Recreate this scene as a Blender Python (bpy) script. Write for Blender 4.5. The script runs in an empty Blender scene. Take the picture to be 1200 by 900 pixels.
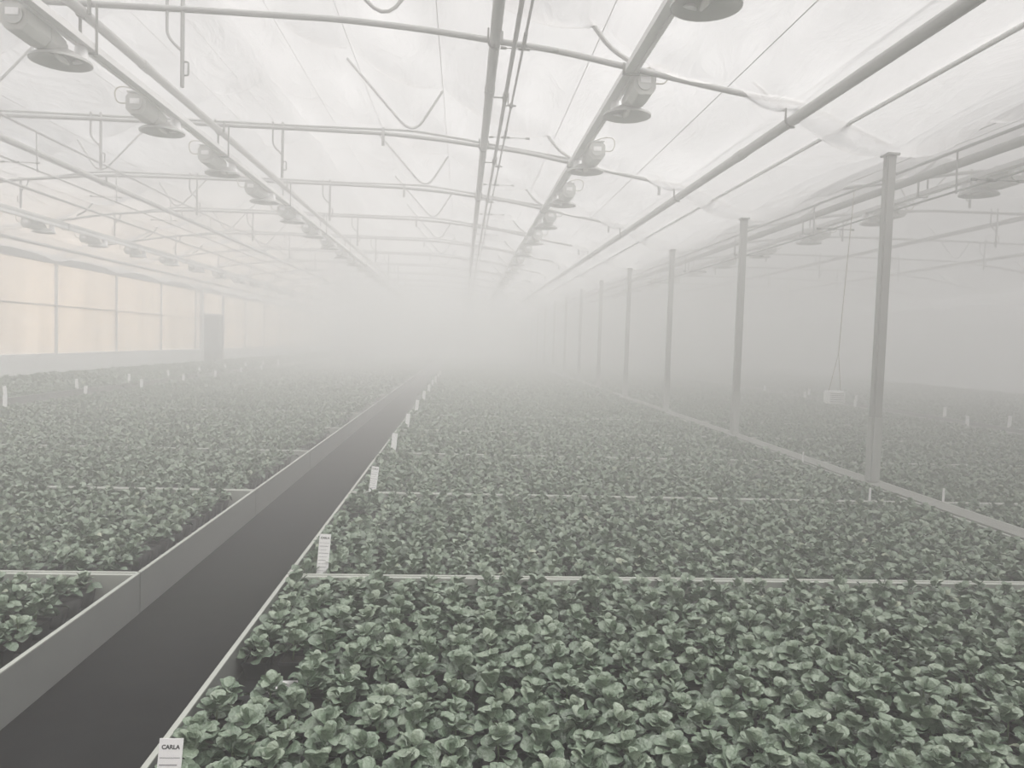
import bpy, math, random
import numpy as np
from mathutils import Vector, Matrix

random.seed(4)
rng = np.random.default_rng(11)
SC = bpy.context.scene
COL = SC.collection
EYE = 1.635                      # eye height above the aisle floor
def Z(r):                        # heights measured from eye level -> heights above the floor
    return r + EYE

# ------------------------------------------------------------------ dimensions
SKY, SUN, FOG, BANK = 1.04, 17.4, .036, .038
LEN = 76.0
FRONT = -4.0
PITCH = 4.25
TRUSS_Y = [8.0 + PITCH * k for k in range(16)]
XC = 4.47                        # column line
XR = -4.2                        # ridge of the main bay
XL = XR - (XC - XR)              # left wall
XR2 = XC + (XC - XR)             # ridge of the second bay
XE = XR2 + (XC - XR)             # far right wall
EAVE = Z(2.13)
SLOPE = 0.375
BP = 2.5                         # bench pitch
BY0 = 2.02                       # front of the nearest bench

# ------------------------------------------------------------------ helpers
def new_mat(name):
    m = bpy.data.materials.new(name); m.use_nodes = True
    nt = m.node_tree; nt.nodes.clear()
    out = nt.nodes.new('ShaderNodeOutputMaterial')
    return m, nt, out

def pbr(name, col, rough=0.6, metal=0.0, spec=0.5, noise=None, bump=None):
    """plain procedural surface; noise=(scale, amount) mottles the colour, bump=(scale, strength)"""
    m, nt, out = new_mat(name)
    b = nt.nodes.new('ShaderNodeBsdfPrincipled')
    b.inputs['Base Color'].default_value = (*col, 1)
    b.inputs['Roughness'].default_value = rough
    b.inputs['Metallic'].default_value = metal
    b.inputs['Specular IOR Level'].default_value = spec
    tc = nt.nodes.new('ShaderNodeTexCoord')
    if noise:
        n = nt.nodes.new('ShaderNodeTexNoise'); n.inputs['Scale'].default_value = noise[0]; n.inputs['Detail'].default_value = 5
        r = nt.nodes.new('ShaderNodeMapRange'); r.inputs['To Min'].default_value = 1 - noise[1]; r.inputs['To Max'].default_value = 1 + noise[1]
        mx = nt.nodes.new('ShaderNodeVectorMath'); mx.operation = 'SCALE'; mx.inputs[0].default_value = col
        nt.links.new(tc.outputs['Object'], n.inputs['Vector'])
        nt.links.new(n.outputs['Fac'], r.inputs['Value']); nt.links.new(r.outputs['Result'], mx.inputs['Scale'])
        nt.links.new(mx.outputs['Vector'], b.inputs['Base Color'])
    if bump:
        n2 = nt.nodes.new('ShaderNodeTexNoise'); n2.inputs['Scale'].default_value = bump[0]; n2.inputs['Detail'].default_value = 4
        bp = nt.nodes.new('ShaderNodeBump'); bp.inputs['Strength'].default_value = bump[1]
        nt.links.new(tc.outputs['Object'], n2.inputs['Vector'])
        nt.links.new(n2.outputs['Fac'], bp.inputs['Height']); nt.links.new(bp.outputs['Normal'], b.inputs['Normal'])
    nt.links.new(b.outputs['BSDF'], out.inputs['Surface'])
    return m

def film_mat(name, trans, diff, clear=.4, warm=(1, 1, 1), wrinkle=0.25, streak=0.06, stretch=(1.0, 1.0, 1.0)):
    """thin white sheet that passes diffused daylight"""
    m, nt, out = new_mat(name)
    tc = nt.nodes.new('ShaderNodeTexCoord')
    mp = nt.nodes.new('ShaderNodeMapping'); mp.inputs['Scale'].default_value = stretch
    n = nt.nodes.new('ShaderNodeTexNoise'); n.inputs['Scale'].default_value = 0.9; n.inputs['Detail'].default_value = 6
    r = nt.nodes.new('ShaderNodeMapRange'); r.inputs['From Min'].default_value = .3; r.inputs['From Max'].default_value = .7
    r.inputs['To Min'].default_value = 1 - streak; r.inputs['To Max'].default_value = 1 + streak * .5
    ts = nt.nodes.new('ShaderNodeVectorMath'); ts.operation = 'SCALE'; ts.inputs[0].default_value = tuple(trans * c for c in warm)
    t = nt.nodes.new('ShaderNodeBsdfTranslucent'); d = nt.nodes.new('ShaderNodeBsdfDiffuse')
    d.inputs['Color'].default_value = (diff, diff, diff, 1)
    a = nt.nodes.new('ShaderNodeAddShader')
    n2 = nt.nodes.new('ShaderNodeTexNoise'); n2.inputs['Scale'].default_value = 2.2; n2.inputs['Detail'].default_value = 5; n2.inputs['Distortion'].default_value = 1.2
    bp = nt.nodes.new('ShaderNodeBump'); bp.inputs['Strength'].default_value = wrinkle; bp.inputs['Distance'].default_value = .15
    L = nt.links.new
    L(tc.outputs['Object'], mp.inputs['Vector']); L(mp.outputs['Vector'], n.inputs['Vector']); L(mp.outputs['Vector'], n2.inputs['Vector'])
    L(n.outputs['Fac'], r.inputs['Value']); L(r.outputs['Result'], ts.inputs['Scale']); L(ts.outputs['Vector'], t.inputs['Color'])
    L(n2.outputs['Fac'], bp.inputs['Height']); L(bp.outputs['Normal'], t.inputs['Normal']); L(bp.outputs['Normal'], d.inputs['Normal'])
    L(t.outputs['BSDF'], a.inputs[0]); L(d.outputs['BSDF'], a.inputs[1]); 
    tr = nt.nodes.new('ShaderNodeBsdfTransparent'); tr.inputs['Color'].default_value = (*[clear*c for c in warm], 1)
    cs = nt.nodes.new('ShaderNodeVectorMath'); cs.operation = 'SCALE'; cs.inputs[0].default_value = tuple(clear*c for c in warm)
    L(r.outputs['Result'], cs.inputs['Scale']); L(cs.outputs['Vector'], tr.inputs['Color'])
    a2 = nt.nodes.new('ShaderNodeAddShader'); L(a.outputs['Shader'], a2.inputs[0]); L(tr.outputs['BSDF'], a2.inputs[1])
    L(a2.outputs['Shader'], out.inputs['Surface'])
    return m

class MB:
    def __init__(s): s.v = []; s.f = []
    def box(s, x0, x1, y0, y1, z0, z1):
        b = len(s.v)
        s.v += [(x0,y0,z0),(x1,y0,z0),(x1,y1,z0),(x0,y1,z0),(x0,y0,z1),(x1,y0,z1),(x1,y1,z1),(x0,y1,z1)]
        s.f += [tuple(b+i for i in q) for q in ((0,3,2,1),(4,5,6,7),(0,1,5,4),(1,2,6,5),(2,3,7,6),(3,0,4,7))]
        return s
    def tube(s, pts, r, n=8, cap=True):
        P = [Vector(p) for p in pts]
        T = []
        for i in range(len(P)):
            a = P[max(i-1,0)]; c = P[min(i+1,len(P)-1)]
            T.append((c-a).normalized())
        up = Vector((0,0,1)) if abs(T[0].z) < .9 else Vector((1,0,0))
        u = T[0].cross(up).normalized(); b0 = len(s.v)
        for i, p in enumerate(P):
            if i:
                u = (u - T[i]*u.dot(T[i])).normalized()
            w = T[i].cross(u)
            rr = r[i] if isinstance(r, (list, tuple)) else r
            for k in range(n):
                a = 2*math.pi*k/n
                q = p + u*(math.cos(a)*rr) + w*(math.sin(a)*rr)
                s.v.append(tuple(q))
        for i in range(len(P)-1):
            for k in range(n):
                k2 = (k+1) % n
                s.f.append((b0+i*n+k, b0+i*n+k2, b0+(i+1)*n+k2, b0+(i+1)*n+k))
        if cap:
            s.f.append(tuple(b0+k for k in reversed(range(n))))
            e = b0+(len(P)-1)*n
            s.f.append(tuple(e+k for k in range(n)))
        return s
    def lathe(s, prof, n=24, c=(0,0,0)):
        b0 = len(s.v)
        for (r, z) in prof:
            for k in range(n):
                a = 2*math.pi*k/n
                s.v.append((c[0]+r*math.cos(a), c[1]+r*math.sin(a), c[2]+z))
        for i in range(len(prof)-1):
            for k in range(n):
                k2 = (k+1) % n
                s.f.append((b0+i*n+k, b0+i*n+k2, b0+(i+1)*n+k2, b0+(i+1)*n+k))
        return s
    def prism_y(s, poly, y0, y1, poly2=None):
        """extrude an XZ outline along Y (poly2: outline at y1)"""
        b = len(s.v); n = len(poly); poly2 = poly2 or poly
        s.v += [(x, y0, z) for x, z in poly] + [(x, y1, z) for x, z in poly2]
        s.f.append(tuple(b+i for i in range(n))); s.f.append(tuple(b+n+i for i in reversed(range(n))))
        for i in range(n):
            j = (i+1) % n
            s.f.append((b+i, b+n+i, b+n+j, b+j))
        return s
    def mesh(s, name, mat, smooth=False, bevel=None):
        me = bpy.data.meshes.new(name); me.from_pydata(s.v, [], s.f); me.update()
        for m in (mat if isinstance(mat, (list, tuple)) else [mat]): me.materials.append(m)
        if smooth: me.polygons.foreach_set('use_smooth', [True]*len(me.polygons))
        return me
    def obj(s, name, mat, parent=None, smooth=False, bevel=0, loc=None):
        import bmesh
        me = s.mesh(name, mat, smooth)
        bm = bmesh.new(); bm.from_mesh(me); bmesh.ops.recalc_face_normals(bm, faces=bm.faces[:])
        if bevel:
            bmesh.ops.bevel(bm, geom=bm.edges[:], offset=bevel, segments=2, affect='EDGES', clamp_overlap=True)
        bm.to_mesh(me); bm.free()
        if smooth:
            me.polygons.foreach_set('use_smooth', [True]*len(me.polygons))
            try: me.set_sharp_from_angle(angle=math.radians(40))
            except Exception: pass
        return link(name, me, parent, loc)

def link(name, data, parent=None, loc=None):
    o = bpy.data.objects.new(name, data); COL.objects.link(o)
    if parent: o.parent = parent
    if loc: o.location = loc
    return o

def tag(o, label, cat, group=None, kind=None):
    o['label'] = label; o['category'] = cat
    if group: o['group'] = group
    if kind: o['kind'] = kind
    return o
def thing(name, label, cat, loc=(0,0,0), group=None):
    return tag(link(name, None, None, loc), label, cat, group)
def structure(o, label, cat=None):
    o['kind'] = 'structure'; o['label'] = label; o['category'] = cat or 'structure'
    return o
def copy_tree(o, parent=None):
    c = o.copy(); COL.objects.link(c)
    if parent: c.parent = parent
    for ch in list(o.children): copy_tree(ch, c)
    return c

ORD = ('first second third fourth fifth sixth seventh eighth ninth tenth eleventh twelfth thirteenth fourteenth fifteenth sixteenth '
       'seventeenth eighteenth nineteenth twentieth').split()
TENS = {20: 'twenty', 30: 'thirty', 40: 'forty'}
def nth(n):                      # 1-based
    if n <= 20: return ORD[n-1]
    t, u = n//10*10, n % 10
    return (TENS[t][:-1] + 'ieth') if u == 0 else TENS[t] + '-' + ORD[u-1]

# ------------------------------------------------------------------ camera
F, YAW, PIT, ROLL = 900.0, 0.06547, 0.05353, 0.03088
cy, sy, cp, sp = math.cos(YAW), math.sin(YAW), math.cos(PIT), math.sin(PIT)
fw = Vector((sy*cp, cy*cp, -sp)); rt = Vector((cy, -sy, 0)); dn = fw.cross(rt)
c_, s_ = math.cos(ROLL), math.sin(ROLL)
r2 = rt*c_ - dn*s_; d2 = rt*s_ + dn*c_
cam = bpy.data.cameras.new('camera'); co = link('camera', cam)
cam.sensor_width = 36.0; cam.lens = 36.0*F/1200.0; cam.clip_end = 300; cam.clip_start = .05
M = Matrix((( r2.x, -d2.x, -fw.x, 0), (r2.y, -d2.y, -fw.y, 0), (r2.z, -d2.z, -fw.z, EYE), (0,0,0,1)))
co.matrix_world = M
SC.camera = co
def project(X, Y, z):            # numpy arrays -> pixel positions in the 1200x900 frame (only to choose which plants are individuals)
    P = np.stack([X, Y, z-EYE], -1)
    q0 = P@np.array(r2); q1 = P@np.array(d2); q2 = P@np.array(fw)
    return 600+F*q0/np.maximum(q2, .05), 450+F*q1/np.maximum(q2, .05), q2

# ------------------------------------------------------------------ materials
M_film = film_mat('white_film', .088, .19, .185, wrinkle=.7, streak=.22, stretch=(1.0, .35, 1.0))
M_film_dense = film_mat('denser_film', .085, .25, .11, wrinkle=.5, streak=.1, stretch=(1.0, .35, 1.0))  # less see-through film: eave strips and narrow bands at the trusses
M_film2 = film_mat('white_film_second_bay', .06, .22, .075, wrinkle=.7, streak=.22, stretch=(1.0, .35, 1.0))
M_wallfilm = film_mat('clear_wall_sheet', .20, .18, .42, wrinkle=.1, streak=.12, stretch=(1, 1.5, .3))
M_endfilm = film_mat('end_wall_sheet', .22, .25, .16, wrinkle=.1, streak=.08)
M_galv = pbr('galvanised_steel', (.34, .345, .335), .5, .1, noise=(9, .12))
M_pipe = pbr('grey_painted_pipe', (.37, .375, .36), .5, .0, noise=(3, .08))
M_dark = pbr('dark_steel', (.2, .205, .19), .5, .2, noise=(6, .15))
M_rail = pbr('pale_rail', (.74, .74, .73), .4, .0, noise=(4, .06))
M_alu = pbr('aluminium_rim', (.23, .24, .23), .5, .2, noise=(7, .12))
M_lip = pbr('pale_rim_edge', (.42, .44, .40), .5, noise=(5, .1))
M_white = pbr('white_plastic', (.90, .90, .90), .4)
M_lampbody = pbr('lamp_housing_grey', (.52, .53, .50), .45, .1, noise=(8, .08))
M_dish = pbr('lamp_reflector', (.50, .51, .49), .35, .3)
M_bulb = pbr('lamp_bulb_glass', (.75, .75, .72), .15)
M_floor = pbr('dark_ground_cloth', (.011, .0115, .0115), .8, spec=.15, noise=(7, .6), bump=(160, .15))
M_tray = pbr('black_tray', (.012, .013, .014), .6, spec=.3, noise=(6, .3))
M_pot = pbr('black_pot', (.014, .015, .016), .55, spec=.35)
M_soil = pbr('dark_soil', (.02, .016, .012), .95, bump=(90, .6))
M_conc = pbr('pale_concrete', (.26, .265, .245), .85, noise=(7, .18), bump=(50, .2))
M_print = pbr('black_print', (.03, .03, .03), .6)
M_cord = pbr('pale_cord', (.42, .40, .34), .7)
M_door = pbr('grey_door_sheet', (.10, .11, .12), .6, noise=(3, .2))
M_wire = pbr('thin_wire', (.30, .30, .29), .5, .2)

def leaf_material():
    m, nt, out = new_mat('green_leaf')
    L = nt.links.new
    b = nt.nodes.new('ShaderNodeBsdfPrincipled')
    at = nt.nodes.new('ShaderNodeAttribute'); at.attribute_name = 'tint'
    ramp = nt.nodes.new('ShaderNodeValToRGB')
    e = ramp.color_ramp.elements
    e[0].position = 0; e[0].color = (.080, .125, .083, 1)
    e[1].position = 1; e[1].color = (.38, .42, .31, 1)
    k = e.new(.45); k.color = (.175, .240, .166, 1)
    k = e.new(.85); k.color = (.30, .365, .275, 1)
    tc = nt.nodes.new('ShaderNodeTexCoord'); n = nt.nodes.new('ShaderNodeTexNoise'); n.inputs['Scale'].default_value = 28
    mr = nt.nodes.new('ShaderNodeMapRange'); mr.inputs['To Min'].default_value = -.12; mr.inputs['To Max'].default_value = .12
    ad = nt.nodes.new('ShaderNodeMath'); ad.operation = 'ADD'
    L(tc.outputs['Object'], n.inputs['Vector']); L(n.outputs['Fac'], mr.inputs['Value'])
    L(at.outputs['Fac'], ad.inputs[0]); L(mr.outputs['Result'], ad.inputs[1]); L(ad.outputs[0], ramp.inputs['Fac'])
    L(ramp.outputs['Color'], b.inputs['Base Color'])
    b.inputs['Roughness'].default_value = .22; b.inputs['Specular IOR Level'].default_value = .85
    n2 = nt.nodes.new('ShaderNodeTexNoise'); n2.inputs['Scale'].default_value = 95; n2.inputs['Detail'].default_value = 2
    bp = nt.nodes.new('ShaderNodeBump'); bp.inputs['Strength'].default_value = .6; bp.inputs['Distance'].default_value = .012
    L(tc.outputs['Object'], n2.inputs['Vector']); L(n2.outputs['Fac'], bp.inputs['Height']); L(bp.outputs['Normal'], b.inputs['Normal'])
    L(b.outputs['BSDF'], out.inputs['Surface'])
    return m
M_leaf = leaf_material()
M_stem = pbr('green_stem', (.08, .12, .05), .6)

# ------------------------------------------------------------------ room shell
fl = MB().box(XL-.3, XE+.3, FRONT, LEN, -.15, 0).obj('floor', M_floor)
structure(fl, 'dark ground cloth floor of the aisle between the plant benches', 'floor')

WIRES_R = [XC, 3.40, 2.72, 1.37, -.42, -1.85, -3.1, XR]      # from the eave to the ridge, main bay right slope
OFFS = [XC - w for w in WIRES_R]
def roof_z(x, ridge):
    return EAVE + SLOPE*((XC-XR) - abs(x-ridge))

def film(name, ridge, mat):
    xw = sorted([ridge-(XC-XR)+o for o in OFFS] + [ridge+(XC-XR)-o for o in OFFS[:-1]])
    xs = []
    for a, b in zip(xw[:-1], xw[1:]):
        k = max(3, int((b-a)/.14)); xs += [a+(b-a)*i/k for i in range(k)]
    xs.append(xw[-1])
    ys = []; knots = [FRONT, -.5, 3.75] + TRUSS_Y + [LEN]
    for a, b in zip(knots[:-1], knots[1:]):
        k = 22 if a < 25 else 12
        ys += [a+(b-a)*(.5-.5*math.cos(math.pi*i/k)) for i in range(k)]
    ys.append(LEN)
    xs = np.array(xs); ys = np.array(ys); xw = np.array(xw); kn = np.array(knots)
    i = np.clip(np.searchsorted(xw, xs, side='right')-1, 0, len(xw)-2)
    wid = xw[i+1]-xw[i]; u = (xs-xw[i])/wid; sx = 4*u*(1-u)*np.clip(wid/1.4, .3, 1.2)
    j = np.clip(np.searchsorted(kn, ys, side='right')-1, 0, len(kn)-2)
    t = (ys-kn[j])/(kn[j+1]-kn[j]); tt = np.minimum(t, 1-t)*(kn[j+1]-kn[j])      # distance to the nearest truss
    base = EAVE + SLOPE*((XC-XR) - np.abs(xs-ridge))
    span = 4*t*(1-t)
    dip = np.exp(-(tt/.22)**2)
    eave_lift = np.clip(1-(base-EAVE)/.35, 0, 1)
    zz = (base[None, :] - sx[None, :]*(.10*span[:, None] + .24*dip[:, None]) + .07*span[:, None]*np.ones_like(sx)[None, :]
          + .06*eave_lift[None, :]*span[:, None])
    ph = rng.random(len(xw))*6
    zz += .012*np.sin(ys[:, None]*5.1+ph[i][None, :])*sx[None, :]
    nx, ny = len(xs), len(ys)
    V = np.stack([np.broadcast_to(xs[None, :], (ny, nx)), np.broadcast_to(ys[:, None], (ny, nx)), zz], -1).reshape(-1, 3)
    idx = np.arange(nx*ny).reshape(ny, nx)
    Fc = np.stack([idx[:-1, :-1], idx[:-1, 1:], idx[1:, 1:], idx[1:, :-1]], -1).reshape(-1, 4)
    me = bpy.data.meshes.new(name); me.from_pydata(V.tolist(), [], Fc.tolist()); me.update(); me.materials.append(mat); me.materials.append(M_film_dense)
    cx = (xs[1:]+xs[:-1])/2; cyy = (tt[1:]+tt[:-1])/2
    dense = ((np.abs(cx-ridge) > XC-XR-1.08)[None, :] | (cyy < .05)[:, None])
    me.polygons.foreach_set('material_index', dense.ravel().astype(np.int32))
    me.polygons.foreach_set('use_smooth', [True]*len(me.polygons))
    return link(name, me)
structure(film('ceiling', XR, M_film), 'white translucent film ceiling over the main bay, sagging between wires', 'ceiling')
structure(film('ceiling', XR2, M_film2), 'greyer film ceiling over the second bay behind the columns', 'ceiling')

# left wall: kerb, sheets between posts, a mid rail, a big sliding door
KT = Z(-.78)
b = MB()
for a, c in ((FRONT, 38.9), (42.3, LEN)): b.box(XL-.15, XL+.05, a, c, 0, KT)
structure(b.obj('baseboard_left', M_white), 'pale concrete base along the foot of the left wall', 'baseboard')
b = MB()
for a, c in ((FRONT, 38.9), (42.3, LEN)): b.box(XL-.06, XL-.04, a, c, KT, EAVE+.17)
b.box(XL-.06, XL-.04, 38.9, 42.3, Z(.98), EAVE+.17)
structure(b.obj('wall_left', M_wallfilm), 'glowing peach-white translucent side wall on the left', 'wall')
for k in range(19):
    y = 3.75 - PITCH + PITCH*k + .3
    if 38.9 < y < 42.3: continue
    structure(MB().box(XL-.06, XL+.03, y-.03, y+.03, KT, EAVE).obj('trim_1', M_rail), 'upright post of the left wall', 'post')
b = MB()
for a, c in ((FRONT, 38.9), (42.3, LEN)): b.box(XL-.05, XL+.04, a, c, Z(.70), Z(.74))
b.box(XL-.05, XL+.05, FRONT, LEN, EAVE-.10, EAVE+.18)
structure(b.obj('trim_2', M_galv), 'horizontal rails of the left wall', 'rail')
d = structure(MB().box(XL-.05, XL+.0, 38.98, 42.22, 0, Z(.93)).obj('door_1', M_door), 'dark grey sliding door in the left wall', 'door')
fr = MB(); fr.box(XL-.08, XL+.08, 38.7, 38.98, 0, EAVE); fr.box(XL-.08, XL+.06, 42.22, 42.36, 0, EAVE); fr.box(XL-.08, XL+.06, 38.98, 42.22, Z(.93), Z(1.03))
fr.obj('door_frame', M_rail, d)
MB().box(XL+0, XL+.05, 39.2, 39.26, Z(-.5), Z(-.2)).obj('door_handle', M_galv, d)

def gable(name, y0, y1, mat):
    p = [(XL-.05, 0)]
    for r in (XR, XR2): p += [(r-(XC-XR), EAVE), (r, EAVE+SLOPE*(XC-XR))]
    p += [(XE+.05, EAVE), (XE+.05, 0)]
    return MB().prism_y(p, y0, y1).obj(name, mat)
structure(gable('wall_back', LEN, LEN+.03, M_endfilm), 'pale end wall fading into the mist', 'wall')
structure(gable('wall_front', FRONT-.03, FRONT, M_endfilm), 'pale end wall', 'wall')
structure(MB().box(XE, XE+.03, FRONT, LEN, 0, EAVE+.1).obj('wall_right', M_endfilm), 'far right side wall lost in the mist', 'wall')
b = MB()
for z in (.55, 1.2, 1.9, 2.7, 3.5, 4.3): b.box(XL, XE, LEN-.08, LEN-.02, z-.06, z+.06)
structure(b.obj('trim_3', M_galv), 'horizontal rails across the end wall', 'rail')

# concrete kerb carrying the columns
b = MB()
for k in range(19):
    y = FRONT + 4.25*k; b.box(XC-.10, XC+.11, y, min(y+4.235, LEN-.1), 0, Z(-1.385))
structure(b.obj('trim_4', M_conc), 'pale concrete kerb running along the row of columns', 'kerb')
b = MB().box(10.22, 10.34, 2, LEN-.1, 0, Z(-1.385))
structure(b.obj('trim_5', M_conc), 'pale kerb along the path in the second bay', 'kerb')

# ------------------------------------------------------------------ columns
def make_column(k):
    t = thing('steel_column', f'grey steel column on the kerb, {nth(k+1)} of the row counting into the mist', 'column',
              (XC, TRUSS_Y[k], Z(-1.385)), 'row of columns along the kerb')
    return t
col0 = make_column(0)
H = 2.11+1.385
b = MB(); b.box(-.05, .05, -.05, .05, 0, H); b.obj('post', M_pipe, col0, bevel=.012)
b = MB(); b.box(-.062, .062, -.062, .062, 0, .72); b.obj('sleeve', pbr('pale_sleeve', (.44, .45, .43), .5, noise=(12, .12)), col0, bevel=.02)['label'] = 'wider paler sleeve round the foot of the column'
b = MB(); b.box(-.066, .066, -.08, .08, H-.012, H+.012); b.box(-.06, .06, -.02, .02, H-.12, H-.012); b.obj('top_plate', M_galv, col0)
for k in range(1, 16):
    c = copy_tree(col0); c.location = (XC, TRUSS_Y[k], Z(-1.385))
    c['label'] = f'grey steel column on the kerb, {nth(k+1)} of the row counting into the mist'

# ------------------------------------------------------------------ roof trusses
def rnd(pts, r, n=5):
    """round the corners of a polyline"""
    P = [Vector(p) for p in pts]; out = [P[0]]
    for i in range(1, len(P)-1):
        a, b, c = P[i-1], P[i], P[i+1]
        d1 = min(r, (a-b).length*.49); d2_ = min(r, (c-b).length*.49)
        p0 = b+(a-b).normalized()*d1; p1 = b+(c-b).normalized()*d2_
        for k in range(n+1):
            u = k/n; out.append(p0*(1-u)**2 + b*2*u*(1-u) + p1*u*u)
    out.append(P[-1]); return out
def mir(pts): return [(2*XR-x, y, z) for x, y, z in pts]
HALF = [(XC-.02, 0, Z(2.22)), (3.45, 0, Z(2.62)), (2.95, 0, Z(2.65)), (2.3, 0, Z(2.755)), (.9, 0, Z(3.00)), (-.5, 0, Z(3.14)), (-1.3, 0, Z(3.19)), (-2.7, 0, Z(3.2))]
def make_truss(with_tie, name='roof_truss'):
    t = link(name, None)
    MB().tube(rnd(HALF + mir(HALF)[::-1], .25), .031, 10).obj('bottom_chord', M_galv, t, True)
    # V braces hooked under the chord, rising to the film
    for m in (0, 1):
        q = [(-1.9, .0, Z(4.30)), (-.86, .0, Z(3.17)), (-.42, .0, Z(3.88))]
        if m: q = mir(q)
        MB().tube(rnd(q, .3), .02, 8).obj('brace', M_galv, t, True)
    # rods hanging under the chord, each with a cranked companion and a small clip
    for x, zt, m in ((-2.86, 3.2, -1), (-5.58, 3.21, -1), (-9.1, 2.98, 1)):
        rod = MB().tube([(x, 0, Z(zt+.09)), (x, 0, Z(2.44))], .021, 8).obj('hanging_rod', M_galv, t, True)
        MB().tube(rnd([(x+m*.15, 0, Z(zt+.09)), (x+m*.15, 0, Z(2.93)), (x+m*.015, 0, Z(2.80))], .08), .015, 6).obj('cranked_rod', M_galv, rod, True)
        MB().tube(rnd([(x, 0, Z(2.69)), (x-m*.06, 0, Z(2.69)), (x-m*.06, 0, Z(2.56)), (x, 0, Z(2.56))], .02), .01, 6).obj('clip', M_galv, rod, True)
    # hook that carries the film near the eave
    for m in (0, 1):
        q = [(2.95, 0, Z(2.80)), (3.2, 0, Z(2.60)), (3.3, 0, Z(2.52))]
        q2 = [(1.2, 0, roof_z(1.2, XR)-.02), (1.42, 0, Z(3.06)), (1.65, 0, Z(2.93))]
        if m: q, q2 = mir(q), mir(q2)
        MB().tube(rnd(q, .1), .02, 6).obj('film_hook', M_galv, t, True); MB().tube(rnd(q2, .15), .024, 6).obj('film_hook', M_galv, t, True)
    # flat perforated plate brackets
    if with_tie:
        for x, zt in ((-1.32, 3.19), (3.05, 2.62)): MB().box(x-.022, x+.022, -.05, -.035, Z(zt-.2), Z(zt+.08)).obj('plate_bracket', M_galv, t)
        q = [(1.6, .06, Z(2.95)), (-.2, .06, Z(3.19)), (-.9, .06, Z(3.27)), (-2.7, .06, Z(3.26)), (XR, .06, Z(3.27)), (-7.5, .06, Z(3.27)), (-8.6, .06, Z(3.1))]
        MB().tube(rnd(q, .3), .018, 8).obj('tie_rod', M_galv, t, True)
    return t
tA = make_truss(False); tB = make_truss(True)
def place_truss(src, used, k, dx, lab):
    o = src if not used else copy_tree(src)
    o.location = (dx, TRUSS_Y[k], 0)
    tag(o, lab, 'roof truss', 'roof trusses'); return o
place_truss(tA, False, 0, 0, 'bent steel roof truss nearest the camera in the main bay, above the closest column')
for k in range(1, 16):
    place_truss(tB, k > 1, k, 0, f'bent steel roof truss over the main bay, {nth(k+1)} counting into the mist')
for k in range(1, 16):
    place_truss(tA, True, k, 2*(XC-XR), f'faint steel roof truss over the second bay, {nth(k)} counting into the mist')

# ------------------------------------------------------------------ long pipes, wires, misting lines
def long_pipe(name, x, zr, r, label, cat, mat, hang=None, y0=-1.0, y1=LEN-.3, flange=True, group=None):
    """a straight run along the house; hang = height (from eye level) its hangers reach up to at each truss"""
    t = thing(name, label, cat, (x, 0, Z(zr)), group)
    b = MB().tube([(0, y0, 0), (0, y1, 0)], r, 16 if r > .03 else 8); b.obj('pipe', mat, t, True)
    if flange:
        for y in range(4, int(y1), 6): MB().tube([(0, y+5.35, 0), (0, y+5.55, 0)], r*1.14, 16).obj('sleeve_joint', mat, t, True)
    if hang is not None:
        for y in TRUSS_Y:
            h = MB(); dz = hang-zr
            h.tube(rnd([(-r-.012, y-.05, dz+.05), (-r-.012, y-.05, -.02), (-r*.3, y-.05, -r-.012), (r*.6, y-.05, -r-.01)], .04), .011, 6)
            h.box(r+.006, r+.026, y-.07, y-.03, -.02, dz+.02)
            h.obj('hanger', M_dark, t, True)
    return t
long_pipe('heating_pipe', 3.36, 2.40, .056, 'thick grey pipe under the right roof slope, running from top right to far end', 'pipe', M_pipe, 2.55)
long_pipe('heating_pipe', .24, 3.05-.02, .056, 'thick grey pipe running straight overhead down the middle', 'pipe', M_pipe, 3.12)
long_pipe('heating_pipe', -3.80, 3.10, .052, 'thick grey pipe above the left lamp rail, from top left into the mist', 'pipe', M_pipe, 3.22)
long_pipe('heating_pipe', -7.45, 3.03, .055, 'grey pipe left of the lamp row, next to a thin misting line', 'pipe', M_pipe, 3.12)
long_pipe('heating_pipe', -10.4, 2.72, .055, 'grey pipe above the farthest left lamp row', 'pipe', M_pipe, None)
long_pipe('heating_pipe', -11.95, 2.36, .05, 'grey pipe nearest the left side wall', 'pipe', M_pipe, None)
long_pipe('heating_pipe', -9.0, 2.86, .03, 'thin grey pipe between the two left lamp rows, high under the truss', 'pipe', M_pipe, None, flange=False)
long_pipe('heating_pipe', 6.0, 2.36, .056, 'thick grey pipe of the second bay just beyond the columns', 'pipe', M_pipe, None)
long_pipe('heating_pipe', 12.2, 3.08, .056, 'grey pipe across the middle of the second bay', 'pipe', M_pipe, None)
long_pipe('heating_pipe', 16.3, 3.05, .056, 'faint grey pipe deep in the second bay', 'pipe', M_pipe, None)

for i, x in enumerate(WIRES_R[2:-1]):
    for bay, ridge in (('main', XR), ('second', XR2)):
        for side in (1, -1):
            xx = ridge + side*(x-XR)
            w = MB().tube([(0, -1, 0), (0, LEN-.2, 0)], .005, 6).obj('roof_wire', M_wire, None, True, loc=(xx, 0, roof_z(xx, ridge)-.015))
            tag(w, f'thin wire under the film of the {bay} bay, {nth(i+1)} up the {"right" if side > 0 else "left"} slope', 'wire', 'wires under the ceiling film')
w = MB().tube([(0, -1, 0), (0, LEN-.2, 0)], .005, 6).obj('roof_wire', M_wire, None, True, loc=(XR-.5, 0, roof_z(XR-.5, XR)-.02))
tag(w, 'thin wire beside the ridge of the main bay', 'wire', 'wires under the ceiling film')
w = MB().tube([(0, -1, 0), (0, LEN-.2, 0)], .005, 6).obj('roof_wire', M_wire, None, True, loc=(3.40, 0, Z(2.62)))
tag(w, 'thin wire just above the thick right pipe', 'wire', 'wires under the ceiling film')
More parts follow.
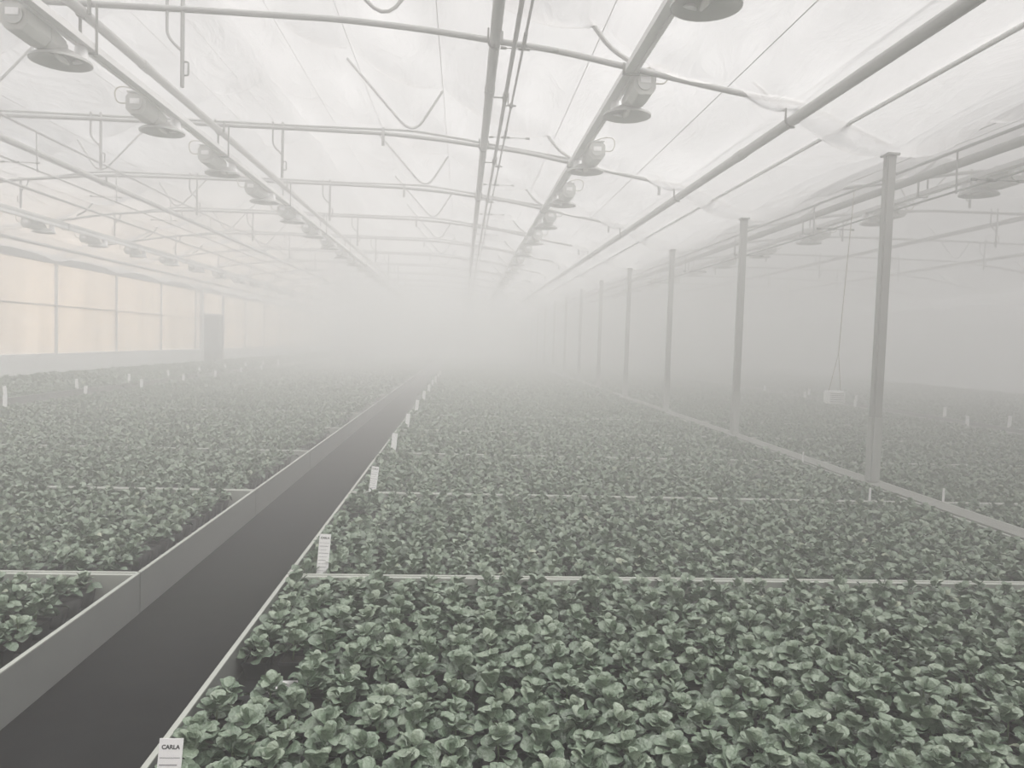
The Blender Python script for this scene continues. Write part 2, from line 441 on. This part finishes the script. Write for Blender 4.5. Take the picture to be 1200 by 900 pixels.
w = MB().tube([(0, -1, 0), (0, LEN-.2, 0)], .022, 8).obj('film_rail', M_rail, None, True, loc=(3.86, 0, Z(2.335)))
tag(w, 'pale tube along the film between the thick right pipe and the columns', 'tube')

# misting lines: upper carrier, lower line with nozzles
def mist_line(x, zu, zl, label, y0=-1, start=7.9, step=3.4, n=18, wide=.34):
    t = thing('misting_line', label, 'misting line', (x, 0, Z(zl)))
    MB().tube([(0, y0, zu-zl), (0, LEN-.3, zu-zl)], .020, 8).obj('carrier_pipe', M_galv, t, True)
    MB().tube([(.02, y0, 0), (.02, LEN-.3, 0)], .014, 8).obj('water_pipe', M_galv, t, True)
    for k in range(n):
        y = start+step*k
        if y > LEN-2: break
        MB().tube([(0, y+.6, zu-zl), (.015, y+.6, -.03)], .010, 6).obj('drop_rod', M_galv, t, True)
        b = MB(); b.tube([(-wide*.55, y, 0), (wide, y, 0)], .006, 6)
        for s in (-wide*.55, wide): b.tube([(s-.03, y, 0), (s+.03, y, 0)], .016, 8)
        b.tube([(-.04, y, 0), (.06, y, 0)], .018, 8)
        b.obj('nozzle_bar', M_dark, t, True)
mist_line(-6.95, 3.16, 2.54, 'misting line of two thin pipes with hanging rods on the left side', start=9.6, step=2.85)
mist_line(5.6, 2.36, 1.90, 'misting line of two thin pipes with hanging rods beyond the columns', start=8.0, step=3.6)

t = thing('misting_line', 'thin misting line with nozzle bars beside the middle overhead pipe', 'misting line', (.53, 0, Z(3.0)))
MB().tube([(0, -1, 0), (0, LEN-.3, 0)], .014, 8).obj('water_pipe', M_galv, t, True)
for k in range(18):
    y = 7.95+3.4*k
    b = MB(); b.tube([(-.2, y, -.02), (.33, y, -.02)], .005, 6)
    for s in (-.2, .33): b.tube([(s-.03, y, -.02), (s+.03, y, -.02)], .016, 8)
    b.tube([(-.05, y, -.02), (.07, y, -.02)], .017, 8); b.tube([(0, y-.35, 0), (0, y+.02, -.01)], .02, 8)
    b.obj('nozzle_bar', M_dark, t, True)
    b = MB(); b.tube([(0, y+1.9, .0), (0, y+2.0, 0)], .026, 8); b.tube([(-.1, y+1.95, 0), (.06, y+1.95, 0)], .012, 8); b.tube([(-.04, y+1.95, 0), (-.04, y+1.95, .16)], .009, 6)
    b.obj('pipe_clip', M_dark, t, True)
t = thing('conduit', 'thin grey conduit between the middle pipe and the misting line', 'conduit', (.435, 0, Z(2.98)))
MB().tube([(0, -1, 0), (0, LEN-.3, 0)], .024, 10).obj('pipe', M_galv, t, True)
for k in range(18):
    y = 6.1+3.4*k
    b = MB(); b.tube([(0, y-.12, 0), (0, y+.12, 0)], .034, 8); b.tube([(-.16, y, -.01), (0, y, -.01)], .010, 6); b.tube([(-.16, y, -.01), (-.16, y, .2)], .008, 6)
    b.obj('pipe_clip', M_dark, t, True)

# ------------------------------------------------------------------ lamp rails and grow lamps
def lamp_rail(x, zr, label, hang):
    t = thing('lamp_rail', label, 'lamp rail', (x, 0, Z(zr)))
    poly = [(-.068, -.03), (-.03, -.03), (-.03, -.012), (.03, -.012), (.03, -.03), (.068, -.03), (.068, .035), (-.068, .035)]
    MB().prism_y(poly, -1, LEN-.3).obj('channel', M_rail, t)
    for y in TRUSS_Y:
        h = MB(); h.box(-.09, -.068, y-.06, y-.035, -.05, hang-zr); h.box(.068, .085, y-.06, y-.035, -.05, hang-zr); h.box(-.09, .085, y-.06, y-.035, -.06, -.045)
        h.obj('hanger', M_dark, t)
RAILS = [(1.65, 2.84, 2.90, 'pale lamp rail carrying the right-hand row of lamps', 'right-hand lamp row'),
         (-3.74, 2.76, 3.18, 'pale lamp rail from the top left corner into the mist', 'left-hand lamp row'),
         (-10.3, 2.60, 2.72, 'pale lamp rail near the left wall', 'lamp row near the left wall'),
         (7.4, 2.62, 2.86, 'pale lamp rail of the second bay beyond the columns', 'lamp row beyond the columns')]
for x, zr, hg, lab, g in RAILS: lamp_rail(x, zr, lab, hg)

def make_lamp(side):
    """origin on the rail at the near end of the ballast box; the box hangs beside the rail, the dish farther along +Y"""
    t = link('grow_lamp', None)
    w, h, c = .115, .125, .05
    z0, bx = -.085, side*.175
    octo = [(-w+c, z0-h), (w-c, z0-h), (w, z0-h+c*1.3), (w, z0+h-c), (w-c, z0+h), (-w+c, z0+h), (-w, z0+h-c), (-w, z0-h+c*1.3)]
    oct1 = [(x+bx, z) for x, z in octo]
    oct2 = [(x*.86+bx-side*.03, z0+(z-z0)*.62-.02) for x, z in octo]
    b = MB(); b.prism_y(oct1, 0, .40); b.prism_y(oct1, .40, .66, oct2); b.obj('ballast_box', M_lampbody, t, bevel=.006)
    MB().tube([(bx, -.018, z0), (bx, .0, z0)], .082, 20).obj('end_cover', M_dish, t, True)
    MB().box(bx-.055, bx+.055, -.026, -.018, z0-.01, z0+.05).obj('type_plate', M_white, t)['label'] = 'white plate on the end of the lamp'
    MB().box(bx-w+.02, bx+w-.02, -.02, .03, z0+h-.004, z0+h+.012).obj('cover_lip', M_dish, t)
    for y in (.08, .36):
        k = MB(); k.box(min(0, bx), max(0, bx), y, y+.04, .036, .05); k.box(bx-.02, bx+.02, y, y+.04, z0+h-.01, .045)
        k.box(-.062, .062, y, y+.04, .035, .048); k.obj('clamp', M_galv, t)
    dc = (side*.12, .70, .0)
    prof = [(.05, -.115), (.10, -.125), (.16, -.155), (.21, -.185), (.25, -.205), (.272, -.22), (.272, -.24), (.262, -.24), (.24, -.215), (.18, -.18), (.10, -.15), (.05, -.14)]
    MB().lathe(prof, 32, dc).obj('reflector', M_dish, t, True)
    MB().lathe([(.0, -.13), (.06, -.13), (.06, -.07), (.0, -.07)], 16, dc).obj('reflector_cap', M_dish, t, True)
    MB().tube([(dc[0], .60, -.195), (dc[0], .70, -.195), (dc[0], .84, -.195)], [.02, .035, .02], 12).obj('bulb', M_bulb, t, True)
    MB().lathe([(.0, -.02), (.05, -.02), (.058, -.035), (.075, -.19), (.0, -.19)], 18, (dc[0]-side*.10, .88, 0)).obj('socket_cone', M_white, t, True)['label'] = 'white socket cone at the end of the lamp'
    s = side; xo = bx+s*(w-.01)
    MB().tube(rnd([(xo, .03, z0), (xo+s*.13, .03, z0), (xo+s*.16, .06, z0+.19), (xo+s*.02, .12, .14), (s*.05, .16, .04)], .12, 6), .008, 6).obj('cable', M_cord, t, True)
    return t
lampR, lampL = make_lamp(1), make_lamp(-1)
used = {1: False, -1: False}
def row(x, zr, ys, side, gname, what):
    for i, y in enumerate(ys):
        src = lampR if side == 1 else lampL
        o = copy_tree(src) if used[side] else src
        used[side] = True
        o.location = (x, y, Z(zr)); o.rotation_euler = (0, 0, random.uniform(-.03, .03))
        tag(o, f'grow lamp with wide dish {what}, {nth(i+1)} from the camera', 'lamp', gname)
row(1.65, 2.84, [5.2+2.87*k for k in range(16)], 1, RAILS[0][4], 'on the right-hand rail')
row(-3.74, 2.76, [7.0+2.46*k for k in range(17)], -1, RAILS[1][4], 'on the left-hand rail')
row(-10.3, 2.60, [16.4+2.8*k for k in range(12)], -1, RAILS[2][4], 'on the rail near the left wall')
row(7.4, 2.62, [10.3+2.8*k for k in range(12)], 1, RAILS[3][4], 'beyond the columns')

# ------------------------------------------------------------------ benches
# (x0, x1, aisle side of the tags, name in words)
BEDS = [(-.99, 4.34, 'right of the aisle'), (-8.05, -1.83, 'left of the aisle'), (-12.75, -8.95, 'by the left wall'),
        (4.62, 10.18, 'just beyond the columns'), (11.0, 16.3, 'deep in the second bay'), (16.4, 21.6, 'farthest right in the second bay')]
RIM, TB = Z(-1.40), Z(-1.555)
def make_bench(x0, x1):
    t = link('container_bench', None); Lx = x1-x0; D = BP-.012; th = .016
    MB().box(th, Lx-th, th, D-th, TB-.03, TB).obj('tray', M_tray, t)
    for nm, q in (('side_rim', (0, th, 0, D)), ('side_rim', (Lx-th, Lx, 0, D))):
        b = MB(); b.box(q[0], q[1], q[2], q[3], .0, RIM-.012); b.box(q[0]-.0, q[1]+.003, q[2], q[3], RIM-.012, RIM); b.obj(nm, M_alu, t)
        MB().box(q[0]-.002, q[1]+.003, q[2], q[3], RIM, RIM+.006).obj('rim_lip', M_lip, t)
    for q in ((th, Lx-th, 0, .026), (th, Lx-th, D-.034, D)):
        MB().box(q[0], q[1], q[2], q[3], .0, RIM).obj('end_rim', M_lip, t)['label'] = 'pale flat-topped end strip of the bench'
    return t
nb = int((LEN-BY0-.5)/BP)
for x0, x1, words in BEDS:
    src = None; cnt = 0
    for j in range(nb):
        y = BY0+BP*j
        if (x0 > 0 and x0 > (y+BP)*.80+.3) or (x0 < 0 and -x1 > (y+BP)*.62+.3): continue
        o = make_bench(x0, x1) if src is None else copy_tree(src)
        src = src or o
        o.location = (x0, y, 0); cnt += 1
        tag(o, f'plant bench with metal rim {words}, {nth(cnt)} counting into the mist', 'plant bench', f'plant benches {words}')

# ------------------------------------------------------------------ plants
SP = .15
def leaf_template(nl, nw):
    """unit-length oval leaf along +x, gently cupped, tip drooping, margin slightly wavy"""
    V = []
    for i in range(nl+1):
        u = i/nl
        wdt = .36*max(0, 1-(abs(2*(.04+u*.94)-1.06))**2.3)**.62 if 0 < i < nl else (.04 if i == 0 else .05)
        for j in range(nw+1):
            s = -1+2*j/nw
            V.append((u, s*wdt, .30*s*s*wdt + .22*u - .42*u*u + .035*math.sin(8*u+s*2.5)*abs(s)))
    Fc = []
    for i in range(nl):
        for j in range(nw):
            a = i*(nw+1)+j; Fc.append((a, a+1, a+nw+2, a+nw+1))
    return np.array(V), np.array(Fc)
LEAF = {0: leaf_template(7, 4), 1: leaf_template(4, 2), 2: leaf_template(2, 2)}

def leaves(px, py, pz, nleaf, size, lod, rg, spread=1.0):
    """leaf geometry for plants at px,py (base of foliage at pz). Returns verts, faces, tint"""
    T, Fc = LEAF[lod]; n = len(px); N = n*nleaf
    k = np.tile(np.arange(nleaf), n); pid = np.repeat(np.arange(n), nleaf)
    az = k*2.39996 + rg.random(N)*.9 + np.repeat(rg.random(n)*6.28, nleaf)
    tier = (k+.5)/nleaf                                    # 0 lowest/outermost .. 1 top
    el = np.radians(6 + 54*tier**1.2 + rg.normal(0, 22, N))
    sz = size*(1.06-.30*tier)*(.8+.4*rg.random(N))*np.repeat(.85+.3*rg.random(n), nleaf)
    roll = rg.normal(0, .55, N)
    h = (.015+.066*tier)*np.repeat(.8+.45*rg.random(n), nleaf)
    r0 = (.008+.06*(1-tier)*rg.random(N))*spread
    x, y, z = T[:, 0][None, :]*sz[:, None], T[:, 1][None, :]*sz[:, None]*(1.05+.3*rg.random(N))[:, None], T[:, 2][None, :]*sz[:, None]
    cr, sr = np.cos(roll)[:, None], np.sin(roll)[:, None]
    y, z = y*cr - z*sr, y*sr + z*cr
    ce, se = np.cos(el)[:, None], np.sin(el)[:, None]
    x, z = x*ce - z*se, x*se + z*ce
    x = x + r0[:, None]
    ca, sa = np.cos(az)[:, None], np.sin(az)[:, None]
    X = x*ca - y*sa + px[pid][:, None]; Y = x*sa + y*ca + py[pid][:, None]
    Zz = z + (pz[pid]+h)[:, None]
    m = T.shape[0]
    V = np.stack([X, Y, Zz], -1).reshape(-1, 3)
    FF = (Fc[None] + (np.arange(N)*m)[:, None, None]).reshape(-1, 4)
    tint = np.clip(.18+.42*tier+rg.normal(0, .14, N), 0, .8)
    pale = rg.random(N) < .02; tint[pale] = .93+.1*rg.random(pale.sum())
    return V, FF, np.repeat(tint, m)

def big_mesh(name, V, Fq, tint, mats, midx=None):
    me = bpy.data.meshes.new(name)
    me.vertices.add(len(V)); me.vertices.foreach_set('co', V.astype(np.float32).ravel())
    me.loops.add(Fq.size); me.loops.foreach_set('vertex_index', Fq.astype(np.int32).ravel())
    me.polygons.add(len(Fq)); me.polygons.foreach_set('loop_start', (np.arange(len(Fq))*4).astype(np.int32))
    if midx is not None: me.polygons.foreach_set('material_index', midx.astype(np.int32))
    me.polygons.foreach_set('use_smooth', np.ones(len(Fq), bool))
    a = me.attributes.new('tint', 'FLOAT', 'POINT'); a.data.foreach_set('value', tint.astype(np.float32))
    for m in mats: me.materials.append(m)
    me.update(calc_edges=True); me.validate()
    return me

# planting positions
GAPS = [(-.93, -.60, 3.12, 3.48), (-.93, -.66, 6.05, 6.4)]          # cells where plants are missing
def bed_points(sp, ylo, yhi):
    X, Y, B = [], [], []
    for bi, (x0, x1, _) in enumerate(BEDS):
        lo = x0 + (.10 if bi == 0 else .13); hi = x1 - (.27 if bi == 1 else .10)
        nx = int((hi-lo)/sp)+1
        for j in range(nb):
            y0 = BY0+BP*j
            if y0+BP < ylo or y0 > yhi: continue
            back = .24 if j % 5 == 4 else .125                   # every fifth bench leaves a wider gap
            front = .21 if bi == 1 else .125
            ny = int((BP-back-front)/sp)+1
            gx, gy = np.meshgrid(lo+np.arange(nx)*(hi-lo)/max(nx-1, 1), y0+front+np.arange(ny)*(BP-front-back)/max(ny-1, 1))
            X.append(gx.ravel()); Y.append(gy.ravel()); B.append(np.full(gx.size, bi*1000+j))
    X, Y, B = map(np.concatenate, (X, Y, B))
    k = (Y >= ylo) & (Y < yhi)
    for a, b_, c, d_ in GAPS: k &= ~((X > a) & (X < b_) & (Y > c) & (Y < d_))
    return X[k], Y[k], B[k]

POT_H = .085
def pots(px, py, z0):
    n = len(px); a, b_ = .040, .054
    base = np.array([(-a,-a,0),(a,-a,0),(a,a,0),(-a,a,0),(-b_,-b_,POT_H),(b_,-b_,POT_H),(b_,b_,POT_H),(-b_,b_,POT_H)])
    Fq = np.array([(4,5,6,7),(0,1,5,4),(1,2,6,5),(2,3,7,6),(3,0,4,7)])
    V = (base[None]+np.stack([px, py, np.full(n, z0)], -1)[:, None]).reshape(-1, 3)
    FF = (Fq[None]+(np.arange(n)*8)[:, None, None]).reshape(-1, 4)
    return V, FF

# near field
nx_, ny_, nbid = bed_points(SP, 0, 8.0)
u, v, dep = project(nx_, ny_, np.full_like(nx_, Z(-1.45)))
inframe = (u > -12) & (u < 1212) & (v < 925)
order = np.argsort(np.where(inframe, np.hypot(nx_, ny_), 1e9))
indiv = np.zeros(len(nx_), bool); indiv[order[:300]] = True

# the individuals: eight foliage meshes, one pot, one stem
vars_ = []
for k in range(8):
    rg = np.random.default_rng(100+k)
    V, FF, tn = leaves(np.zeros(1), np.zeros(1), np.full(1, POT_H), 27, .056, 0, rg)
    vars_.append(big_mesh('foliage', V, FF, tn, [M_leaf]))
pot_b = MB()
def sq(h, z): return [(-h,-h,z),(h,-h,z),(h,h,z),(-h,h,z)]
rings = [sq(.040, 0), sq(.053, POT_H-.012), sq(.056, POT_H-.012), sq(.056, POT_H), sq(.050, POT_H), sq(.049, POT_H-.012)]
for r in rings: pot_b.v += r
for i in range(len(rings)-1):
    for k in range(4): pot_b.f.append((i*4+k, i*4+(k+1) % 4, i*4+4+(k+1) % 4, i*4+4+k))
pot_b.f.append((3, 2, 1, 0)); pot_me = pot_b.mesh('pot', M_pot)
soil_b = MB(); soil_b.v = sq(.049, POT_H-.012); soil_b.f = [(0, 1, 2, 3)]
sb = MB()
sb.tube([(0, 0, POT_H-.012), (.004, .003, POT_H+.03), (0, 0, POT_H+.075)], [.0045, .004, .002], 6)
stem_me = sb.mesh('stem', M_stem, True); soil_me = soil_b.mesh('soil', M_soil)
ids = np.nonzero(indiv)[0]
key = {}
for bidv in np.unique(nbid[ids]):
    sel = nbid[ids] == bidv
    rows_ = np.unique(np.round(ny_[nbid == bidv], 3))[::-1]            # counted from the far end strip
    xs_ = np.unique(np.round(nx_[nbid == bidv], 3))
    if nx_[ids][sel].mean() < -1: xs_ = xs_[::-1]
    for q in ids[sel]:
        key[q] = (bidv, int(np.argmin(abs(rows_-ny_[q])))+1, int(np.argmin(abs(xs_-nx_[q])))+1)
for q in ids:
    bidv, rw, cl = key[q]
    where = ('nearest right bench' if bidv == 0 else 'nearest left bench' if bidv == 1000 else
             'second right bench' if bidv == 1 else 'second left bench' if bidv == 1001 else 'bench by the wall')
    t = thing('potted_plant', f'leafy plant in {where}, {nth(rw)} row from its far strip, {nth(cl)} from aisle', 'plant',
              (float(nx_[q])+random.uniform(-.012, .012), float(ny_[q])+random.uniform(-.012, .012), TB), f'potted plants on the {where}')
    t.rotation_euler = (0, 0, 0)
    f = link('foliage', vars_[q % 8], t); f.rotation_euler = (random.uniform(-.08, .08), random.uniform(-.08, .08), random.uniform(0, 6.28))
    s = random.uniform(.9, 1.12); f.scale = (s, s, random.uniform(.85, 1.12))
    link('stem', stem_me, t); p = link('pot', pot_me, t); link('soil', soil_me, p)

# all the other plants: one mass
parts, tints, mats_ = [], [], []
def add(V, FF, tn, mi):
    off = sum(len(p[0]) for p in parts)
    parts.append((V, FF+off)); tints.append(tn); mats_.append(np.full(len(FF), mi))
rest = ~indiv & (u > -260) & (u < 1460) & (v < 1250)
px, py = nx_[rest], ny_[rest]; jx = rng.normal(0, .016, (2, len(px)))
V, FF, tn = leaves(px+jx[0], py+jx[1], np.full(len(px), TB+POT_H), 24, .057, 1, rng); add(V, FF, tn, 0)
V, FF = pots(px, py, TB); add(V, FF, np.zeros(len(V)), 1)
mx, my, _ = bed_points(SP, 8.0, 20.0)
um, vm, _d = project(mx, my, np.full_like(mx, Z(-1.4))); k = (um > -200) & (um < 1400); mx, my = mx[k], my[k]
jm = rng.normal(0, .03, (2, len(mx)))
V, FF, tn = leaves(mx+jm[0], my+jm[1], np.full(len(mx), TB+POT_H), 18, .064, 2, rng); add(V, FF, tn, 0)
k = my < 15; V, FF = pots(mx[k], my[k], TB); add(V, FF, np.zeros(len(V)), 1)
fx, fy, _ = bed_points(.27, 20.0, LEN)
um, vm, _d = project(fx, fy, np.full_like(fx, Z(-1.4))); k = (um > -120) & (um < 1320); fx, fy = fx[k], fy[k]
jm = rng.normal(0, .06, (2, len(fx)))
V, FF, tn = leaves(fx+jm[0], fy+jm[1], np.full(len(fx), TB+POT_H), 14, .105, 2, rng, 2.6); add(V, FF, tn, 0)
mass = big_mesh('green_plants', np.concatenate([p[0] for p in parts]), np.concatenate([p[1] for p in parts]), np.concatenate(tints), [M_leaf, M_pot], np.concatenate(mats_))
tag(link('green_plants', mass), 'mass of leafy green plants filling all the benches behind the nearest plants', 'plants', None, 'stuff')

# pale block lying in the gap where plants are missing
t = MB().box(-.075, .075, -.03, .03, 0, .045).obj('plastic_block', M_rail, None, bevel=.012, loc=(-.735, 3.33, TB))
t.rotation_euler = (0, 0, .06)
tag(t, 'small pale block in the gap beside the aisle edge where plants are missing', 'block')

# ------------------------------------------------------------------ plant tags
tag_plate = MB(); tag_plate.box(-.034, .034, -.0015, .0015, -.03, .232)
plate_me = tag_plate.mesh('plate', M_white)
pr = MB()
for k in range(9):
    z = .178-.0205*k
    pr.box(-.029, .029-.007*(k % 3), -.0022, -.0015, z, z+(.003 if k % 2 else .0018))
lines_me = pr.mesh('printed_lines', pbr('grey_print', (.30, .30, .31), .6))
cu = bpy.data.curves.new('lettering', 'FONT'); cu.body = 'CARLA'; cu.size = .0165; cu.offset = .0005; cu.extrude = .0003; cu.align_x = 'LEFT'
tmp = bpy.data.objects.new('lettering', cu); COL.objects.link(tmp)
bpy.context.view_layer.update()
text_me = bpy.data.meshes.new_from_object(tmp.evaluated_get(bpy.context.evaluated_depsgraph_get()))
text_me.materials.clear(); text_me.materials.append(M_print)
bpy.data.objects.remove(tmp)
def plant_tag(x, y, z, label, group, lean=0.0, turn=0.0, small=False):
    t = thing('plant_tag', label, 'plant tag', (x, y, z), group); t.rotation_euler = (-.22, lean, turn)
    p = link('plate', plate_me, t)
    if not small:
        link('printed_lines', lines_me, t)
        w = link('lettering', text_me, t, (-.026, -.0019, .203)); w.rotation_euler = (math.pi/2, 0, 0)
    return t
ZT = Z(-1.40)
for i, (x, y, ln) in enumerate([(-.822, 2.2, .01), (-.805, 4.60, .035), (-.80, 7.12, .09), (-.84, 9.7, .07), (-.86, 12.35, .08), (-.88, 15.2, .07), (-.88, 18.0, .05), (-.88, 20.6, .06), (-.88, 23.2, .03), (-.88, 25.8, .05), (-.88, 28.4, .04), (-.88, 31, .05)]):
    plant_tag(x, y, ZT-.015, f'white printed tag along the right aisle edge, {nth(i+1)} from the camera', 'plant tags along the aisle edge', ln, small=i > 2)
for i in range(9):
    plant_tag(-7.92, 13.86+2.85*i, ZT-.01, f'white tag on the near side of the left path, {nth(i+1)} from the left frame edge', 'plant tags on the near side of the left path', random.uniform(-.06, .06), .3, i > -1)
for i in range(10):
    plant_tag(-9.1, 15.95+2.85*i, ZT+.0, f'white tag on the far side of the left path, {nth(i+1)} from the left frame edge', 'plant tags on the far side of the left path', random.uniform(-.16, .05), .3, i > -1)
for i, (x, y) in enumerate([(10.12, 14.7), (10.1, 19.1), (10.1, 22.0), (10.1, 25.0)]):
    plant_tag(x, y, ZT, f'white tag at the near side of the path beyond the columns, {nth(i+1)} from the right', 'plant tags beyond the columns', random.uniform(-.05, .12), -.4, True)
for i, (x, y) in enumerate([(11.15, 14.9), (11.15, 17.0), (11.15, 21.0), (11.15, 24.0)]):
    plant_tag(x, y, ZT, f'white tag at the far side of the path beyond the columns, {nth(i+1)} from the right', 'plant tags beyond the columns', random.uniform(-.05, .12), -.4, True)
for i, (x, y, w) in enumerate([(4.36, 9.45, 'left of the nearest column on the kerb'), (4.66, 7.05, 'beside the kerb near the right edge'), (3.9, 7.0, 'at the strip end left of the kerb')]):
    s = tag(MB().box(-.01, .01, -.004, .004, -.03, .13).obj('marker_stick', M_white, None, loc=(x, y, ZT)), f'thin white marker stick {w}', 'marker stick')
b = MB(); b.box(-.02, .02, -.003, .003, -.15, .1)

# ------------------------------------------------------------------ hanging measuring box
BX, BYY, BZ = 5.5, 11.0, Z(-.75)
t = thing('measuring_box', 'white box hanging on cords over the plants between the two nearest columns', 'measuring box', (BX, BYY, BZ))
MB().box(-.13, .13, -.09, .09, 0, .19).obj('housing', M_white, t, bevel=.02)
h = MB()
for k in range(5): h.box(-.10, .10, -.095, -.09, .03+.03*k, .038+.03*k)
h.obj('louvre', M_dish, t)
g = MB(); zt = 2.35-(-.75)
g.tube([(-.09, 0, .18), (.03, 0, .75)], .004, 6); g.tube([(.09, 0, .18), (.03, 0, .75)], .004, 6)
g.tube([(.03, 0, .75), (.05, 0, 1.3), (.14, 0, zt+.1)], .006, 6); g.obj('cord', M_cord, t, True)

# ------------------------------------------------------------------ mist, daylight
p = [(XL-.02, -.02)]
for r in (XR, XR2): p += [(r-(XC-XR)+(.0 if r != XR else -.02), EAVE+.10), (r, EAVE+SLOPE*(XC-XR)+.10)]
p += [(XE+.01, EAVE+.10), (XE+.01, -.02)]
def mist_body(name, p, y0, y1, dens, label):
    m, nt, out = new_mat(name)
    vs = nt.nodes.new('ShaderNodeVolumeScatter')
    vs.inputs['Color'].default_value = (.985, .98, .972, 1); vs.inputs['Density'].default_value = dens; vs.inputs['Anisotropy'].default_value = .25
    nt.links.new(vs.outputs['Volume'], out.inputs['Volume'])
    try: m.cycles.homogeneous_volume = True
    except Exception: pass
    tag(MB().prism_y(p, y0, y1).obj(name, m), label, 'mist', None, 'stuff')
mist_body('mist', p, FRONT-.01, LEN+.01, FOG, 'thin white mist filling the whole greenhouse')
q = [(-6.5, -.01), (-6.5, roof_z(-6.5, XR)+.08), (XR, EAVE+SLOPE*(XC-XR)+.08), (XC, EAVE+.08), (XR2, EAVE+SLOPE*(XC-XR)+.08), (XE-.01, EAVE+.08), (XE-.01, -.01)]
mist_body('mist_bank', q, 3.4, LEN-.1, BANK, 'thicker bank of mist hiding the far end of the greenhouse')

w = bpy.data.worlds.new('sky'); SC.world = w; w.use_nodes = True
nt = w.node_tree; bg = nt.nodes['Background']; L = nt.links.new
tc = nt.nodes.new('ShaderNodeTexCoord'); sx = nt.nodes.new('ShaderNodeSeparateXYZ'); L(tc.outputs['Generated'], sx.inputs[0])
lo = nt.nodes.new('ShaderNodeMapRange'); lo.interpolation_type = 'SMOOTHSTEP'      # 1 near the horizon
lo.inputs['From Min'].default_value = .20; lo.inputs['From Max'].default_value = .04; L(sx.outputs['Z'], lo.inputs['Value'])
wst = nt.nodes.new('ShaderNodeMapRange'); wst.interpolation_type = 'SMOOTHSTEP'     # 1 towards the low western sun
wst.inputs['From Min'].default_value = .05; wst.inputs['From Max'].default_value = -.30; L(sx.outputs['X'], wst.inputs['Value'])
w2 = nt.nodes.new('ShaderNodeMapRange'); w2.interpolation_type = 'SMOOTHSTEP'
w2.inputs['From Min'].default_value = -.60; w2.inputs['From Max'].default_value = -.44; L(sx.outputs['X'], w2.inputs['Value'])
m0 = nt.nodes.new('ShaderNodeMath'); m0.operation = 'MULTIPLY'; L(wst.outputs[0], m0.inputs[0]); L(w2.outputs[0], m0.inputs[1])
ml = nt.nodes.new('ShaderNodeMath'); ml.operation = 'MULTIPLY'; L(lo.outputs[0], ml.inputs[0]); L(m0.outputs[0], ml.inputs[1])
mc = nt.nodes.new('ShaderNodeMix'); mc.data_type = 'RGBA'; L(ml.outputs[0], mc.inputs['Factor'])
mc.inputs['A'].default_value = (.97, .985, 1, 1); mc.inputs['B'].default_value = (3.3, 2.35, 1.45, 1)
L(mc.outputs['Result'], bg.inputs['Color']); bg.inputs['Strength'].default_value = SKY
sun = bpy.data.lights.new('sun', 'SUN'); sun.energy = SUN; sun.angle = 1.5; sun.color = (1, .955, .93)
so = link('sun', sun); so.rotation_euler = Vector((-.42, .12, -1)).to_track_quat('-Z', 'Y').to_euler()

SC.cycles.max_bounces = 14; SC.cycles.diffuse_bounces = 4; SC.cycles.glossy_bounces = 2; SC.cycles.transmission_bounces = 6
SC.cycles.volume_bounces = 10; SC.cycles.transparent_max_bounces = 8
SC.cycles.use_denoising = True; SC.cycles.denoiser = 'OPENIMAGEDENOISE'
SC.cycles.caustics_reflective = False; SC.cycles.caustics_refractive = False
SC.cycles.sample_clamp_indirect = 6
vsn = SC.view_settings
SC.display_settings.display_device = 'sRGB'
vsn.view_transform = 'Standard'; vsn.look = 'None'; vsn.gamma = 1; vsn.use_curve_mapping = False; vsn.exposure = 0.15
